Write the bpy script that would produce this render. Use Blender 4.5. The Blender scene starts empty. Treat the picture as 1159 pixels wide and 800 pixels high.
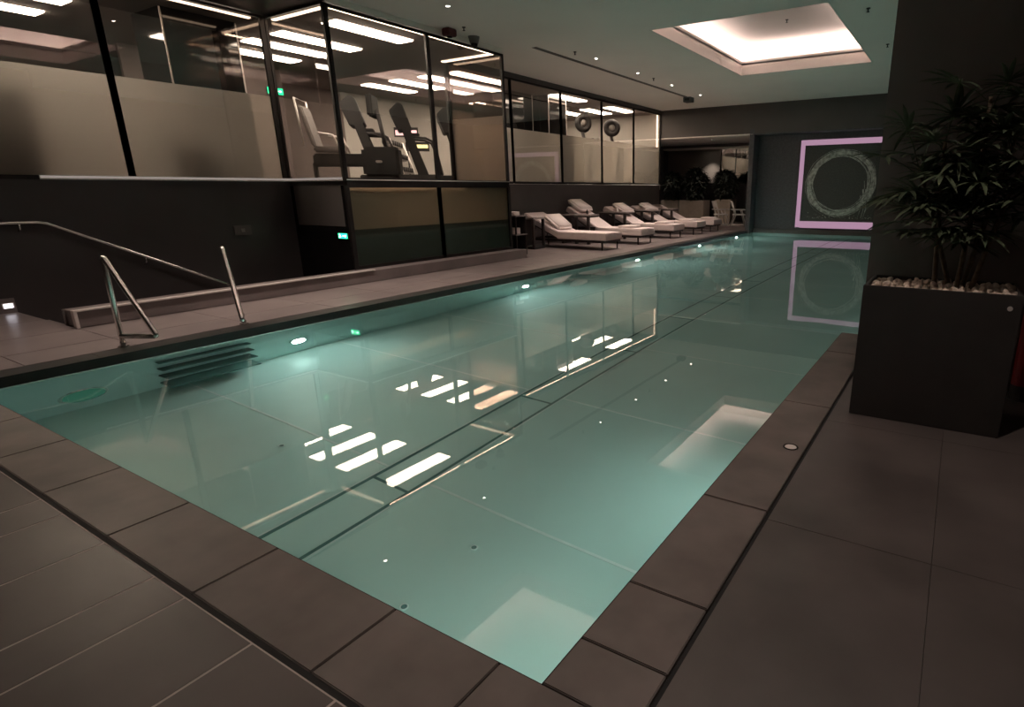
import bpy, bmesh, math, random
from mathutils import Vector, Matrix
random.seed(7)
PI = math.pi
sc = bpy.context.scene
col = sc.collection

# ------------------------------------------------------------------ camera, world, exposure
cam_d = bpy.data.cameras.new('camera')
cam = bpy.data.objects.new('camera', cam_d)
col.objects.link(cam)
YAW, PITCH, ROLL = .531908, -.276781, -.00513
f_ = Vector((-math.sin(YAW)*math.cos(PITCH), math.cos(YAW)*math.cos(PITCH), math.sin(PITCH)))
r0 = Vector((math.cos(YAW), math.sin(YAW), 0)); u0 = r0.cross(f_)
r_ = r0*math.cos(ROLL) + u0*math.sin(ROLL); u_ = -r0*math.sin(ROLL) + u0*math.cos(ROLL)
mw = Matrix((r_, u_, -f_)).transposed().to_4x4()
mw.translation = Vector((0, 0, 1.6))
cam.matrix_world = mw
cam_d.sensor_width = 36; cam_d.lens = 36*651.93/1159
cam_d.shift_x = -(694.41-579.5)/1159
cam_d.clip_start = .05; cam_d.clip_end = 200
sc.camera = cam

wd = bpy.data.worlds.new('world'); sc.world = wd; wd.use_nodes = True
wd.node_tree.nodes['Background'].inputs[0].default_value = (.9, .85, .8, 1)
wd.node_tree.nodes['Background'].inputs[1].default_value = .02
sc.view_settings.view_transform = 'Standard'; sc.view_settings.look = 'None'
sc.view_settings.gamma = 1; sc.view_settings.use_curve_mapping = False
sc.view_settings.exposure = 1.35
sc.cycles.max_bounces = 10; sc.cycles.diffuse_bounces = 4; sc.cycles.glossy_bounces = 6
sc.cycles.transmission_bounces = 8; sc.cycles.transparent_max_bounces = 16
sc.cycles.sample_clamp_indirect = 3.0
sc.cycles.caustics_reflective = False

# light strengths, all in one place
COVE = 6.5        # LED cove of the ceiling coffers
GYMLIGHT = 12.0    # gym ceiling panels
GYMLINE = 9.0     # LED lines along the head of the glass
POOLLAMP = 170.0   # underwater lamps
DOWN_W = 165.0     # downlight spots, watts
PINK = .17        # LED band round the artwork

# ------------------------------------------------------------------ materials
def new_mat(name):
    m = bpy.data.materials.new(name); m.use_nodes = True
    nt = m.node_tree; nt.nodes.clear()
    out = nt.nodes.new('ShaderNodeOutputMaterial')
    return m, nt, out
def pmat(name, c, rough=.5, metal=0, var=.12, scale=6, bump=0, spec=.5, c2=None, detail=4):
    m, nt, out = new_mat(name)
    b = nt.nodes.new('ShaderNodeBsdfPrincipled'); nt.links.new(b.outputs[0], out.inputs[0])
    b.inputs['Roughness'].default_value = rough; b.inputs['Metallic'].default_value = metal
    b.inputs['Specular IOR Level'].default_value = spec
    tc = nt.nodes.new('ShaderNodeTexCoord'); no = nt.nodes.new('ShaderNodeTexNoise')
    no.inputs['Scale'].default_value = scale; no.inputs['Detail'].default_value = detail
    nt.links.new(tc.outputs['Object'], no.inputs['Vector'])
    cr = nt.nodes.new('ShaderNodeValToRGB')
    a = c if c2 is None else c2
    cr.color_ramp.elements[0].position = .35; cr.color_ramp.elements[1].position = .68
    cr.color_ramp.elements[0].color = (*[x*(1-var) for x in c], 1)
    cr.color_ramp.elements[1].color = (*[min(1, x*(1+var)) for x in a], 1)
    nt.links.new(no.outputs['Fac'], cr.inputs[0]); nt.links.new(cr.outputs[0], b.inputs['Base Color'])
    if bump:
        bp = nt.nodes.new('ShaderNodeBump'); bp.inputs['Strength'].default_value = bump; bp.inputs['Distance'].default_value = .01
        nt.links.new(no.outputs['Fac'], bp.inputs['Height']); nt.links.new(bp.outputs[0], b.inputs['Normal'])
    return m
def emat(name, c, s):
    m, nt, out = new_mat(name)
    e = nt.nodes.new('ShaderNodeEmission'); e.inputs[0].default_value = (*c, 1); e.inputs[1].default_value = s
    nt.links.new(e.outputs[0], out.inputs[0])
    return m
def glass_mat(name, tint, refl=1.0, ior=1.5):
    m, nt, out = new_mat(name)
    t = nt.nodes.new('ShaderNodeBsdfTransparent'); t.inputs[0].default_value = (*tint, 1)
    g = nt.nodes.new('ShaderNodeBsdfGlossy'); g.inputs['Roughness'].default_value = 0.0
    g.inputs['Color'].default_value = (refl, refl, refl, 1)
    fr = nt.nodes.new('ShaderNodeFresnel')
    geo = nt.nodes.new('ShaderNodeNewGeometry'); mr = nt.nodes.new('ShaderNodeMapRange')   # both faces of the pane reflect alike
    mr.inputs['To Min'].default_value = ior; mr.inputs['To Max'].default_value = 1/ior
    nt.links.new(geo.outputs['Backfacing'], mr.inputs['Value']); nt.links.new(mr.outputs['Result'], fr.inputs[0])
    mx = nt.nodes.new('ShaderNodeMixShader')
    nt.links.new(fr.outputs[0], mx.inputs[0]); nt.links.new(t.outputs[0], mx.inputs[1]); nt.links.new(g.outputs[0], mx.inputs[2])
    nt.links.new(mx.outputs[0], out.inputs[0])
    return m
def frost_mat(name, c, trans=.6):
    m, nt, out = new_mat(name)
    d = nt.nodes.new('ShaderNodeBsdfDiffuse'); d.inputs[0].default_value = (*[x*.55 for x in c], 1)
    t = nt.nodes.new('ShaderNodeBsdfTranslucent'); t.inputs[0].default_value = (*c, 1)
    r = nt.nodes.new('ShaderNodeBsdfRefraction'); r.inputs['Color'].default_value = (*c, 1)
    r.inputs['Roughness'].default_value = .38; r.inputs['IOR'].default_value = 1.2
    m1 = nt.nodes.new('ShaderNodeMixShader'); m1.inputs[0].default_value = .7
    nt.links.new(t.outputs[0], m1.inputs[1]); nt.links.new(r.outputs[0], m1.inputs[2])
    m2 = nt.nodes.new('ShaderNodeMixShader'); m2.inputs[0].default_value = trans
    nt.links.new(d.outputs[0], m2.inputs[1]); nt.links.new(m1.outputs[0], m2.inputs[2])
    nt.links.new(m2.outputs[0], out.inputs[0])
    return m
def water_mat():
    m, nt, out = new_mat('pool_water')
    rf = nt.nodes.new('ShaderNodeBsdfRefraction'); rf.inputs['IOR'].default_value = 1.33; rf.inputs['Roughness'].default_value = 0
    rf.inputs['Color'].default_value = (.97, .995, .985, 1)
    g = nt.nodes.new('ShaderNodeBsdfGlossy'); g.inputs['Roughness'].default_value = 0
    fr = nt.nodes.new('ShaderNodeFresnel'); fr.inputs[0].default_value = 1.42
    tc = nt.nodes.new('ShaderNodeTexCoord'); mp = nt.nodes.new('ShaderNodeMapping'); mp.inputs['Scale'].default_value = (.8, .5, 1)
    no = nt.nodes.new('ShaderNodeTexNoise'); no.inputs['Scale'].default_value = 1.6; no.inputs['Detail'].default_value = 1.5
    bp = nt.nodes.new('ShaderNodeBump'); bp.inputs['Strength'].default_value = .06; bp.inputs['Distance'].default_value = .012
    nt.links.new(tc.outputs['Object'], mp.inputs[0]); nt.links.new(mp.outputs[0], no.inputs['Vector'])
    nt.links.new(no.outputs['Fac'], bp.inputs['Height'])
    mx = nt.nodes.new('ShaderNodeMixShader')
    for n in (rf, g, fr): nt.links.new(bp.outputs[0], n.inputs['Normal'])
    nt.links.new(fr.outputs[0], mx.inputs[0]); nt.links.new(rf.outputs[0], mx.inputs[1]); nt.links.new(g.outputs[0], mx.inputs[2])
    nt.links.new(mx.outputs[0], out.inputs[0])
    return m

M = {}
M['deck'] = pmat('deck_tile', (.088, .074, .069), .42, var=.24, scale=1.7, bump=.04, detail=8)
M['deck_left'] = pmat('deck_tile_warm', (.185, .153, .147), .33, var=.14, scale=1.6, bump=.02)
M['coping'] = pmat('coping_stone', (.140, .115, .103), .5, var=.24, scale=2.6, bump=.05)
M['coping_face'] = pmat('coping_face_black', (.018, .017, .017), .35)
M['grout'] = pmat('pale_grout', (.50, .44, .41), .8, var=.1, scale=20)
M['slot'] = pmat('drain_slot_black', (.008, .008, .008), .8)
M['pool'] = pmat('pool_steel_teal', (.52, .745, .695), .32, metal=.25, var=.05, scale=.7)
M['pool_line'] = pmat('pool_weld_line', (.70, .84, .80), .5, var=.05)
M['pool_groove'] = pmat('pool_groove', (.10, .22, .20), .6, var=.05)
M['wall_dark'] = pmat('dark_wall_panel', (.088, .076, .074), .55, var=.1, scale=1.5)
M['wall_black'] = pmat('black_wall_panel', (.044, .038, .038), .4, var=.1, scale=1.2)
M['wall_brown'] = pmat('brown_column', (.105, .086, .077), .6, var=.1, scale=2)
M['wall_end'] = pmat('end_wall_taupe', (.085, .075, .070), .6, var=.1, scale=.8)
M['niche'] = pmat('niche_slate', (.070, .068, .076), .6, var=.18, scale=14, bump=.1)
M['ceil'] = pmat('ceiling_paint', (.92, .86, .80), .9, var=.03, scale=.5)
M['coffer_top'] = pmat('coffer_top_dimmed', (.50, .45, .43), .9, var=.02, scale=.5)  # coffer paint darkened: weaker light on the top put into the colour
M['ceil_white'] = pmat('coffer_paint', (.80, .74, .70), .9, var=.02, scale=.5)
M['gym_ceil'] = pmat('gym_ceiling', (.17, .14, .128), .9, var=.04, scale=.7)
M['gym_wall'] = pmat('gym_wall_beige', (.44, .41, .37), .85, var=.06, scale=.8)
M['gym_wall_dark'] = pmat('gym_wall_plum', (.13, .10, .092), .8, var=.06, scale=.8)
M['gym_floor'] = pmat('gym_floor_rubber', (.05, .043, .04), .7, var=.2, scale=30)
M['frame'] = pmat('black_metal_frame', (.014, .011, .010), .4, metal=.3)
M['steel'] = pmat('brushed_steel', (.78, .76, .73), .22, metal=1, var=.05, scale=30)
M['sill'] = pmat('satin_steel', (.80, .74, .70), .4, metal=.35, var=.05, scale=30)
M['glass'] = glass_mat('smoked_glass', (.86, .80, .76), ior=1.8)
M['glass_low'] = glass_mat('dark_glass', (.80, .84, .80))
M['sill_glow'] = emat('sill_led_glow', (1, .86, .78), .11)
M['film'] = frost_mat('frosted_film', (.76, .71, .64), .8)
M['film_low'] = frost_mat('frosted_film_low', (.62, .50, .42), .5)
M['film_pool_glow'] = frost_mat('frosted_film_pool_glow', (.20, .20, .185), .4)  # pool glow on the lower panes put into the film's tint
M['cushion'] = pmat('cream_cushion', (.66, .565, .545), .9, var=.04, scale=12, bump=.1)
M['towel'] = pmat('white_towel', (.72, .63, .60), .95, var=.05, scale=40, bump=.2)
M['wood_dark'] = pmat('dark_stained_wood', (.024, .018, .017), .4, var=.3, scale=14)
M['table_top'] = pmat('table_top_laminate', (.26, .225, .215), .25, var=.1, scale=9)
M['planter'] = pmat('charcoal_planter', (.030, .026, .024), .6, var=.12, scale=5)
M['planter_tan'] = pmat('tan_planter', (.27, .225, .18), .6, var=.08, scale=5)
M['pebble'] = pmat('cream_pebble', (.62, .50, .42), .8, var=.25, scale=18, bump=.3)
M['cane'] = pmat('brown_cane', (.115, .082, .052), .8, var=.35, scale=30, bump=.3)
M['leaf'] = pmat('palm_leaf', (.050, .066, .036), .65, spec=.3, var=.45, scale=7)
M['leaf_dark'] = pmat('dark_leaf', (.010, .014, .007), .8, var=.4, scale=8)
M['chair_white'] = pmat('pale_grey_metal', (.55, .52, .51), .4, var=.05, scale=8)
M['black'] = pmat('black_plastic', (.013, .011, .011), .75, var=.2, scale=8)
M['charcoal'] = pmat('charcoal_plastic', (.030, .026, .026), .7, var=.2, scale=8)
M['grey'] = pmat('grey_vinyl', (.20, .18, .17), .5, var=.1, scale=8)
M['gloss_black'] = pmat('gloss_black_panel', (.008, .007, .007), .06, var=.2, scale=3)
M['red'] = pmat('red_enamel', (.20, .010, .014), .35, var=.08, scale=6)
M['maroon'] = pmat('maroon_plastic', (.10, .018, .02), .5, var=.1)
M['art_ground'] = pmat('slate_canvas', (.060, .062, .058), .75, var=.25, scale=26, bump=.5)
M['art_silver'] = pmat('silver_paint', (.42, .44, .41), .5, metal=.2, var=.45, scale=9, bump=.3)
M['mirror'] = pmat('mirror_silver', (.78, .78, .76), .01, metal=1, var=.01)
M['water'] = water_mat()
M['cove'] = emat('led_cove', (1, .80, .72), COVE)
M['gymlight'] = emat('gym_panel_glow', (1, .93, .80), GYMLIGHT)
M['gymline'] = emat('led_line_glow', (1, .80, .62), GYMLINE)
M['gymline_soft'] = emat('led_line_soft_glow', (1, .80, .60), 2.0)
M['lamp_uw'] = emat('underwater_lamp_glow', (.82, 1, .95), POOLLAMP)
M['lamp_uw_right'] = emat('underwater_lamp_soft', (.82, 1, .95), POOLLAMP*.42)
M['lamp_uw_dim'] = emat('underwater_lamp_dim', (.25, 1, .66), .045)
M['downglow'] = emat('downlight_glow', (1, .88, .76), 14)
M['pink'] = emat('pink_led', (.95, .56, .80), PINK)
M['exit_glow'] = emat('exit_green', (.02, .75, .30), 1.6)
M['exit_white'] = emat('exit_white', (.75, 1, .88), 2.2)
M['step_glow'] = emat('step_light_glow', (.95, .9, 1), 1.5)
M['yellow_glow'] = emat('yellow_display_glow', (1, .9, .35), 1.3)
M['pink_glow'] = emat('pink_display_glow', (1, .62, .62), 1.0)

# ------------------------------------------------------------------ mesh helpers
class MB:
    def __init__(s): s.bm = bmesh.new()
    def box(s, x0, x1, y0, y1, z0, z1, bev=0, mat=None):
        b = bmesh.new()
        bmesh.ops.create_cube(b, size=1)
        bmesh.ops.scale(b, vec=(abs(x1-x0), abs(y1-y0), abs(z1-z0)), verts=b.verts)
        bmesh.ops.translate(b, vec=((x0+x1)/2, (y0+y1)/2, (z0+z1)/2), verts=b.verts)
        if bev: bmesh.ops.bevel(b, geom=b.edges[:], offset=bev, segments=2 if bev < .03 else 4, affect='EDGES')
        if mat is not None: bmesh.ops.transform(b, matrix=mat, verts=b.verts)
        s.merge(b); return s
    def merge(s, b):
        me = bpy.data.meshes.new('t'); b.to_mesh(me); b.free(); s.bm.from_mesh(me); bpy.data.meshes.remove(me)
    def cyl(s, p0, p1, r0, r1=None, n=20):
        r1 = r0 if r1 is None else r1
        p0 = Vector(p0); p1 = Vector(p1); d = p1-p0
        b = bmesh.new()
        bmesh.ops.create_cone(b, cap_ends=True, segments=n, radius1=r0, radius2=r1, depth=d.length)
        q = d.to_track_quat('Z', 'Y').to_matrix().to_4x4(); q.translation = (p0+p1)/2
        bmesh.ops.transform(b, matrix=q, verts=b.verts)
        s.merge(b); return s
    def tube(s, pts, r, n=12, close=False):
        pts = [Vector(p) for p in pts]; rs = r if isinstance(r, (list, tuple)) else [r]*len(pts)
        rings = []; up = None; L = len(pts)
        for i, p in enumerate(pts):
            if close: d = (pts[(i+1) % L]-pts[i-1]).normalized()
            else: d = (pts[min(i+1, L-1)]-pts[max(i-1, 0)]).normalized()
            if up is None: up = Vector((0, 0, 1)) if abs(d.z) < .9 else Vector((1, 0, 0))
            a = d.cross(up).normalized(); up = a.cross(d).normalized()
            rings.append([s.bm.verts.new(p + (a*math.cos(t)+up*math.sin(t))*rs[i]) for t in [2*PI*k/n for k in range(n)]])
        for i in range(L if close else L-1):
            A, B = rings[i], rings[(i+1) % L]
            for k in range(n):
                fc = s.bm.faces.new((A[k], A[(k+1) % n], B[(k+1) % n], B[k])); fc.smooth = True
        if not close:
            s.bm.faces.new(rings[0]); s.bm.faces.new(rings[-1])
        return s
    def sphere(s, c, r, sc_=(1, 1, 1), sub=2, jit=0):
        b = bmesh.new(); bmesh.ops.create_icosphere(b, subdivisions=sub, radius=r)
        for v in b.verts:
            if jit: v.co *= 1+random.uniform(-jit, jit)
            v.co = Vector((v.co.x*sc_[0], v.co.y*sc_[1], v.co.z*sc_[2])) + Vector(c)
        for fc in b.faces: fc.smooth = True
        s.merge(b); return s
    def prism(s, prof, axis, a0, a1, bev=0):
        """extrude a closed profile; axis 'y': prof is (x,z); axis 'x': prof is (y,z); axis 'z': (x,y)"""
        b = bmesh.new()
        def P(p, a): return {'y': (p[0], a, p[1]), 'x': (a, p[0], p[1]), 'z': (p[0], p[1], a)}[axis]
        A = [b.verts.new(P(p, a0)) for p in prof]; B = [b.verts.new(P(p, a1)) for p in prof]
        n = len(prof)
        b.faces.new(A); b.faces.new(B[::-1])
        for k in range(n): b.faces.new((A[k], B[k], B[(k+1) % n], A[(k+1) % n]))
        bmesh.ops.recalc_face_normals(b, faces=b.faces[:])
        if bev: bmesh.ops.bevel(b, geom=b.edges[:], offset=bev, segments=3, affect='EDGES')
        s.merge(b); return s
    def build(s, name, mat, parent=None, loc=None, smooth=False, norm=True):
        if norm: bmesh.ops.recalc_face_normals(s.bm, faces=s.bm.faces[:])
        me = bpy.data.meshes.new(name); s.bm.to_mesh(me); s.bm.free()
        if smooth:
            for p in me.polygons: p.use_smooth = True
        me.materials.append(mat)
        o = bpy.data.objects.new(name, me); col.objects.link(o)
        if parent is not None: o.parent = parent
        if loc: o.location = loc
        return o
def tag(o, label=None, cat=None, group=None, kind=None):
    if label: o['label'] = label
    if cat: o['category'] = cat
    if group: o['group'] = group
    if kind: o['kind'] = kind
    return o
def empty(name, loc=(0, 0, 0), rz=0):
    o = bpy.data.objects.new(name, None); col.objects.link(o); o.location = loc; o.rotation_euler.z = rz
    o.empty_display_size = .1
    return o
def struct(mb, name, mat, label=None, parent=None):
    o = mb.build(name, mat, parent)
    if parent is None: o['kind'] = 'structure'
    if label: o['label'] = label
    return o
def copy_tree(o, parent=None):
    c = o.copy(); col.objects.link(c)
    if parent is not None: c.parent = parent
    for ch in list(o.children): copy_tree(ch, c)
    return c

# ------------------------------------------------------------------ main dimensions (metres)
PX0, PX1, PX2 = -7.27, -1.01, .80        # pool left edge, right edge, right edge of the wider far part
PY0, PYM, PY1 = 1.225, 6.93, 23.45
WZ = -.10                                 # water level
PB = -1.35                                # pool bottom
CZ = 4.70                                 # pool hall ceiling
GX = -11.2                                # glass line of the gym
BX, BY0, BY1 = -9.5, 6.8, 11.18           # projecting glass box
SILL = 1.80; HEAD = 4.58; FR = 3.28       # gym floor, glass head, top of frosting
EY = 22.95                                # end wall plane
AY = 26.6                                 # alcove back wall

# ------------------------------------------------------------------ setting: pool basin
b = MB()
b.box(PX0-.2, PX2+.2, PY0-.2, PY1+.2, PB-.2, PB)
b.box(PX0-.2, PX0, PY0-.2, PY1+.2, PB, WZ+.008)
b.box(PX0, PX1, PY0-.2, PY0, PB, WZ)
b.box(PX1, PX1+.2, PY0-.2, PYM, PB, WZ)
b.box(PX1+.2, PX2+.2, PYM-.2, PYM, PB, WZ)
b.box(PX2, PX2+.2, PYM, PY1+.2, PB, WZ)
b.box(PX0, PX2, PY1, PY1+.2, PB, WZ)
struct(b, 'pool_basin', M['pool'], 'pale teal pool basin under the water')
b = MB()
for k in range(11):
    y = 2.85+1.9*k
    b.box(-3.42, PX1, y-.012, y+.012, PB, PB+.004)
    b.box(PX0, -3.90, y-.012, y+.012, PB, PB+.004)
b.box(-3.90, -3.882, PY0, PY1, PB, PB+.004); b.box(-3.438, -3.42, PY0, PY1, PB, PB+.004)
struct(b, 'pool_floor_seam', M['pool_line'], 'pale straight seams across the pool floor')
b = MB()
b.box(-3.882, -3.852, PY0, PY1, PB, PB+.006); b.box(-3.468, -3.438, PY0, PY1, PB, PB+.006)
for k in range(11): b.box(-3.852, -3.468, 2.665+1.9*k, 2.69+1.9*k, PB, PB+.006)
struct(b, 'pool_floor_groove', M['pool_groove'], 'dark grooves of the cover strip along the pool floor')
b = MB()
b.box(PX0, PX0+.022, PY0, PY1, WZ-.03, WZ+.008)
struct(b, 'pool_rim', M['steel'], 'thin steel rim at the waterline of the left pool edge')
# recessed entry steps in the left pool wall
b = MB()
for k in range(4):
    z = -.34-.27*k
    b.box(PX0, PX0+.10+.05*k, 2.62, 3.58, z-.045, z, .008)
tag(b.build('pool_step', M['pool_groove']), 'dark submerged entry treads in the left pool wall between the grab rails', 'steps')
# water
b = MB()
b.bm.faces.new([b.bm.verts.new((x, y, WZ)) for x, y in ((PX0, PY0), (PX1, PY0), (PX1, PYM), (PX2, PYM), (PX2, PY1), (PX0, PY1))])
w = b.build('pool_water', M['water'], norm=False)
w.data.polygons[0].flip() if w.data.polygons[0].normal.z < 0 else None
tag(w, 'calm teal pool water reflecting the gym windows', 'water', kind='stuff')

# ------------------------------------------------------------------ setting: decks and copings
G = .004   # grout recess
def slabs(mb, xs, ys, z1=0, g=.004, th=.03, bev=.003):
    for a, c in zip(xs, xs[1:]):
        for d, e in zip(ys, ys[1:]):
            mb.box(a+g, c-g, d+g, e-g, z1-th, z1, bev)
b = MB()   # sub-base (visible only in the joints)
b.box(-11.4, -.655, -4, .836, -.25, -.0012); b.box(-11.4, -.655, .836, PY0-.006, -.25, -.028); b.box(-.655, 4, -4, PY0-.001, -.25, -.028)
b.box(PX1+.001, 4, PY0-.001, PYM-.001, -.25, -.028)
b.box(PX2+.01, 4, PYM-.001, 27, -.25, -.028)
b.box(-11.4, PX0-.002, 11.2, 27, -.25, -.028); b.box(BX, PX0-.002, 2.6, 11.2, -.25, -.028); b.box(-11.4, PX0-.002, PY0-.001, 2.6, -.25, -.028)
struct(b, 'floor', M['grout'], 'pale grout bed between the deck tiles')
b = MB()   # near tiles, joints running along the pool
xs = [-11.4, -10.6, -10.1, -9.3, -8.8, -8.0, -7.5, -6.7, -6.2, -5.65, -5.15, -4.9, -4.1, -3.8, -3.3, -2.80, -2.535, -2.04, -1.55, -1.25, -.655]
slabs(b, xs, [-4, -2.6, -1.2, .835], g=.0062, bev=0)
struct(b, 'floor', M['deck'], 'dark rectangular floor tiles in front of the pool')
b = MB()
slabs(b, [-.635, .095, .83, 1.57, 2.3, 4], [-4, -1.9, -.4, 1.1, 2.6, 4.1, 5.6, 7.1], g=.0008, bev=.0008)
slabs(b, [PX2+.01, 2, 4], [7.1, 12, 18, 27], g=.002)
struct(b, 'floor', M['deck'], 'large dark floor tiles right of the pool')
b = MB()
g = .002
ys = [PY0, 2.6]
slabs(b, [-11.2, -10.2, -9.12, -8.2, PX0-.30], [0.86, 1.7, 2.6], g=g)
slabs(b, [-9.12, -8.2, PX0-.30], [2.6+1.2*k for k in range(8)] + [11.4], g=g)
slabs(b, [-11.2, -10.2, -9.12, -8.2, PX0-.30], [11.4+1.2*k for k in range(10)] + [23.0], g=g)
struct(b, 'floor', M['deck_left'], 'warm grey deck tiles between the pool and the gym wall')
# copings
b = MB()
xs = [-7.57, -6.64, -5.82, -5.0, -4.18, -3.36, -2.54, -1.73, -1.19, -.655]
slabs(b, xs, [.857, PY0], g=.003, th=.09, bev=.004)
struct(b, 'trim_1', M['coping'], 'brown stone coping slabs along the near pool edge')
b = MB()
slabs(b, [PX1, -.655], [PY0, 1.466, 1.836, 2.673, 4.355, 6.02, PYM], g=.003, th=.09, bev=.004)
slabs(b, [-.655, .2, PX2+.3], [PYM-.35, PYM], g=.003, th=.09, bev=.004)
struct(b, 'trim_2', M['coping'], 'brown stone coping slabs along the right pool edge')
b = MB()
b.box(-7.6, PX1, PY0-.005, PY0, -.2, -.004); b.box(PX1, PX1+.005, PY0, PYM, -.2, -.004)
b.box(PX0-.30, PX0-.003, PY0, PY1, -.2, -.004)
b.box(-.655, -.635, .84, PYM-.35, -.06, -.012); b.box(-11.2, -.655, .835, .857, -.06, -.001)
struct(b, 'trim_3', M['slot'], 'black drain slots beside the coping')
b = MB()
slabs(b, [PX0-.30, PX0], [PY0]+[2.2+1.2*k for k in range(18)]+[PY1], g=.002, th=.025, bev=.002)
b.box(PX0-.06, PX0, PY0, PY1, -.11, -.02)
struct(b, 'trim_4', M['coping_face'], 'black edge band along the left side of the pool')

# curb / plinth left of the deck, stairwell
b = MB()
b.box(BX+.02, -9.13, 2.62, 11.32, 0, .20, .006)
struct(b, 'trim_5', M['deck_left'], 'low warm grey kerb under the glass box')
b = MB()
b.box(-9.17, -9.11, 2.60, 6.9, .20, .225, .006)
b.box(-9.19, -9.10, 2.585, 2.62, .0, .225, .006)
struct(b, 'trim_6', M['sill'], 'metal capping on the kerb beside the stairs')
b = MB()
for k in range(8):
    b.box(GX, BX-.02, 2.6+.3*k, 2.9+.3*k, -1.7, -.17*(k+1))
b.box(GX, BX-.02, 5.0, 11.2, -1.8, -1.53)
b.box(BX-.02, BX+.02, 2.6, 11.2, -1.7, .2)
struct(b, 'staircase', M['deck_left'], 'steps going down behind the kerb')

# alcove floor (one low step up), end walls
b = MB()
b.box(-14.2, PX0-.001, EY+.05, AY, -.2, .15)
struct(b, 'floor', M['deck_left'], 'slightly raised floor of the far alcove')

# ------------------------------------------------------------------ setting: walls
b = MB(); b.box(GX-.2, GX, -4, BY1+.1, -1.8, SILL-.02)
struct(b, 'wall_left', M['wall_black'], 'near black wall under the gym windows')
b = MB(); b.box(GX-.2, GX, BY1+.1, EY, -.2, SILL-.02)
struct(b, 'wall_left', M['wall_dark'], 'dark taupe wall behind the loungers')
b = MB(); b.box(GX, GX+.02, -4, 2.6, 0, .20)
struct(b, 'baseboard_left', M['deck_left'])
b = MB()
b.box(-14.3, -14.2, EY, AY+.1, 0, 3.8); b.box(-14.3, PX0+.1, AY, AY+.1, 0, 4.7)
struct(b, 'wall_far', M['wall_dark'], 'dark walls of the far alcove')
b = MB(); b.box(PX0-.12, PX0+.06, EY, AY, -.1, 3.8)
struct(b, 'wall_far', M['niche'], 'slate jamb between the alcove and the artwork')
b = MB(); b.box(GX-.02, 4, EY, EY+.25, 3.64, CZ); b.box(-14.3, GX-.02, EY+.11, EY+.25, 3.64, CZ)
struct(b, 'wall_far', M['wall_end'], 'taupe bulkhead above the alcove and artwork')
b = MB(); b.box(PX0+.06, 4, PY1+.12, PY1+.3, -.2, 3.8)
struct(b, 'wall_far', M['niche'], 'slate wall behind the circular artwork')
b = MB(); b.box(PX0+.06, 4, PY1, PY1+.118, -.2, .06)
struct(b, 'trim_12', M['wall_dark'], 'dark ledge at the far pool edge')
b = MB(); b.box(PX0, 4, EY, PY1+.12, 3.6, 3.64)
struct(b, 'ceiling', M['niche'], 'dark ceiling of the artwork niche')
b = MB(); b.box(-14.3, PX0-.001, EY, AY, 3.6, 3.64)
struct(b, 'ceiling', M['ceil'], 'low ceiling of the alcove')
b = MB(); b.box(2.6, 2.8, -4, 27, -.2, CZ); b.box(-11.4, 2.8, -4.2, -4, -.2, CZ)
struct(b, 'wall_right', M['wall_brown'], 'dark walls behind the camera and at right')
b = MB(); b.box(-.645, 2.6, 5.5, PYM-.36, 0, CZ, .004)
struct(b, 'wall_right', M['wall_brown'], 'wide dark brown column behind the palm planter')

# ceiling with two coffers
CO = [(-5.9, -2.48, 11.6, 17.25), (-5.9, -2.48, 1.0, 6.75)]
b = MB()
T = .12
b.box(GX, CO[0][0]-.02, -4.2, EY+.1, CZ, CZ+T); b.box(CO[0][1]+.02, 2.8, -4.2, EY+.1, CZ, CZ+T)
for y0, y1 in ((-4.2, .98), (6.77, 11.58), (17.27, EY+.1)): b.box(CO[0][0]-.02, CO[0][1]+.02, y0, y1, CZ, CZ+T)
struct(b, 'ceiling', M['ceil'], 'grey green ceiling over the pool')
for i, (x0, x1, y0, y1) in enumerate(CO):
    b = MB(); lip = .36; z1 = CZ+lip
    for (a, c, d, e) in ((x0-.04, x0, y0-.04, y1+.04), (x1, x1+.04, y0-.04, y1+.04), (x0, x1, y0-.04, y0), (x0, x1, y1, y1+.04)):
        b.box(a, c, d, e, CZ-.0005, z1)
    s = .42; zt = z1+.42
    for (a, c, d, e) in ((x0-s, x0, y0-s, y1+s), (x1, x1+s, y0-s, y1+s), (x0, x1, y0-s, y0), (x0, x1, y1, y1+s)):
        b.box(a, c, d, e, z1-.10, z1-.06)
    for (a, c, d, e) in ((x0-s-.05, x0-s, y0-s, y1+s), (x1+s, x1+s+.05, y0-s, y1+s), (x0-s, x1+s, y0-s-.05, y0-s), (x0-s, x1+s, y1+s, y1+s+.05)):
        b.box(a, c, d, e, z1-.1, zt)
    bt = MB(); bt.box(x0-s, x1+s, y0-s, y1+s, zt, zt+.05); struct(bt, 'ceiling', M['coffer_top'], 'pinkish recessed top of a ceiling coffer, darkened for weaker light')
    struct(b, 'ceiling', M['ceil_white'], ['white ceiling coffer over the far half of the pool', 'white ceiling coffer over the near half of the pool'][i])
    t = empty('cove_light', ((x0+x1)/2, (y0+y1)/2, CZ))
    tag(t, ['pinkish white cove lighting round the far ceiling coffer', 'pinkish white cove lighting in the ceiling coffer nearest the camera'][i], 'light')
    for (a, c, d, e) in ((x0-.30, x0-.12, y0-.3, y1+.3), (x1+.12, x1+.30, y0-.3, y1+.3), (x0-.12, x1+.12, y0-.3, y0-.12), (x0-.12, x1+.12, y1+.12, y1+.3)):
        m_ = MB(); m_.box(a-(x0+x1)/2, c-(x0+x1)/2, d-(y0+y1)/2, e-(y0+y1)/2, lip-.055, lip-.03)
        m_.build('light_strip', M['cove'], t)
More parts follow.
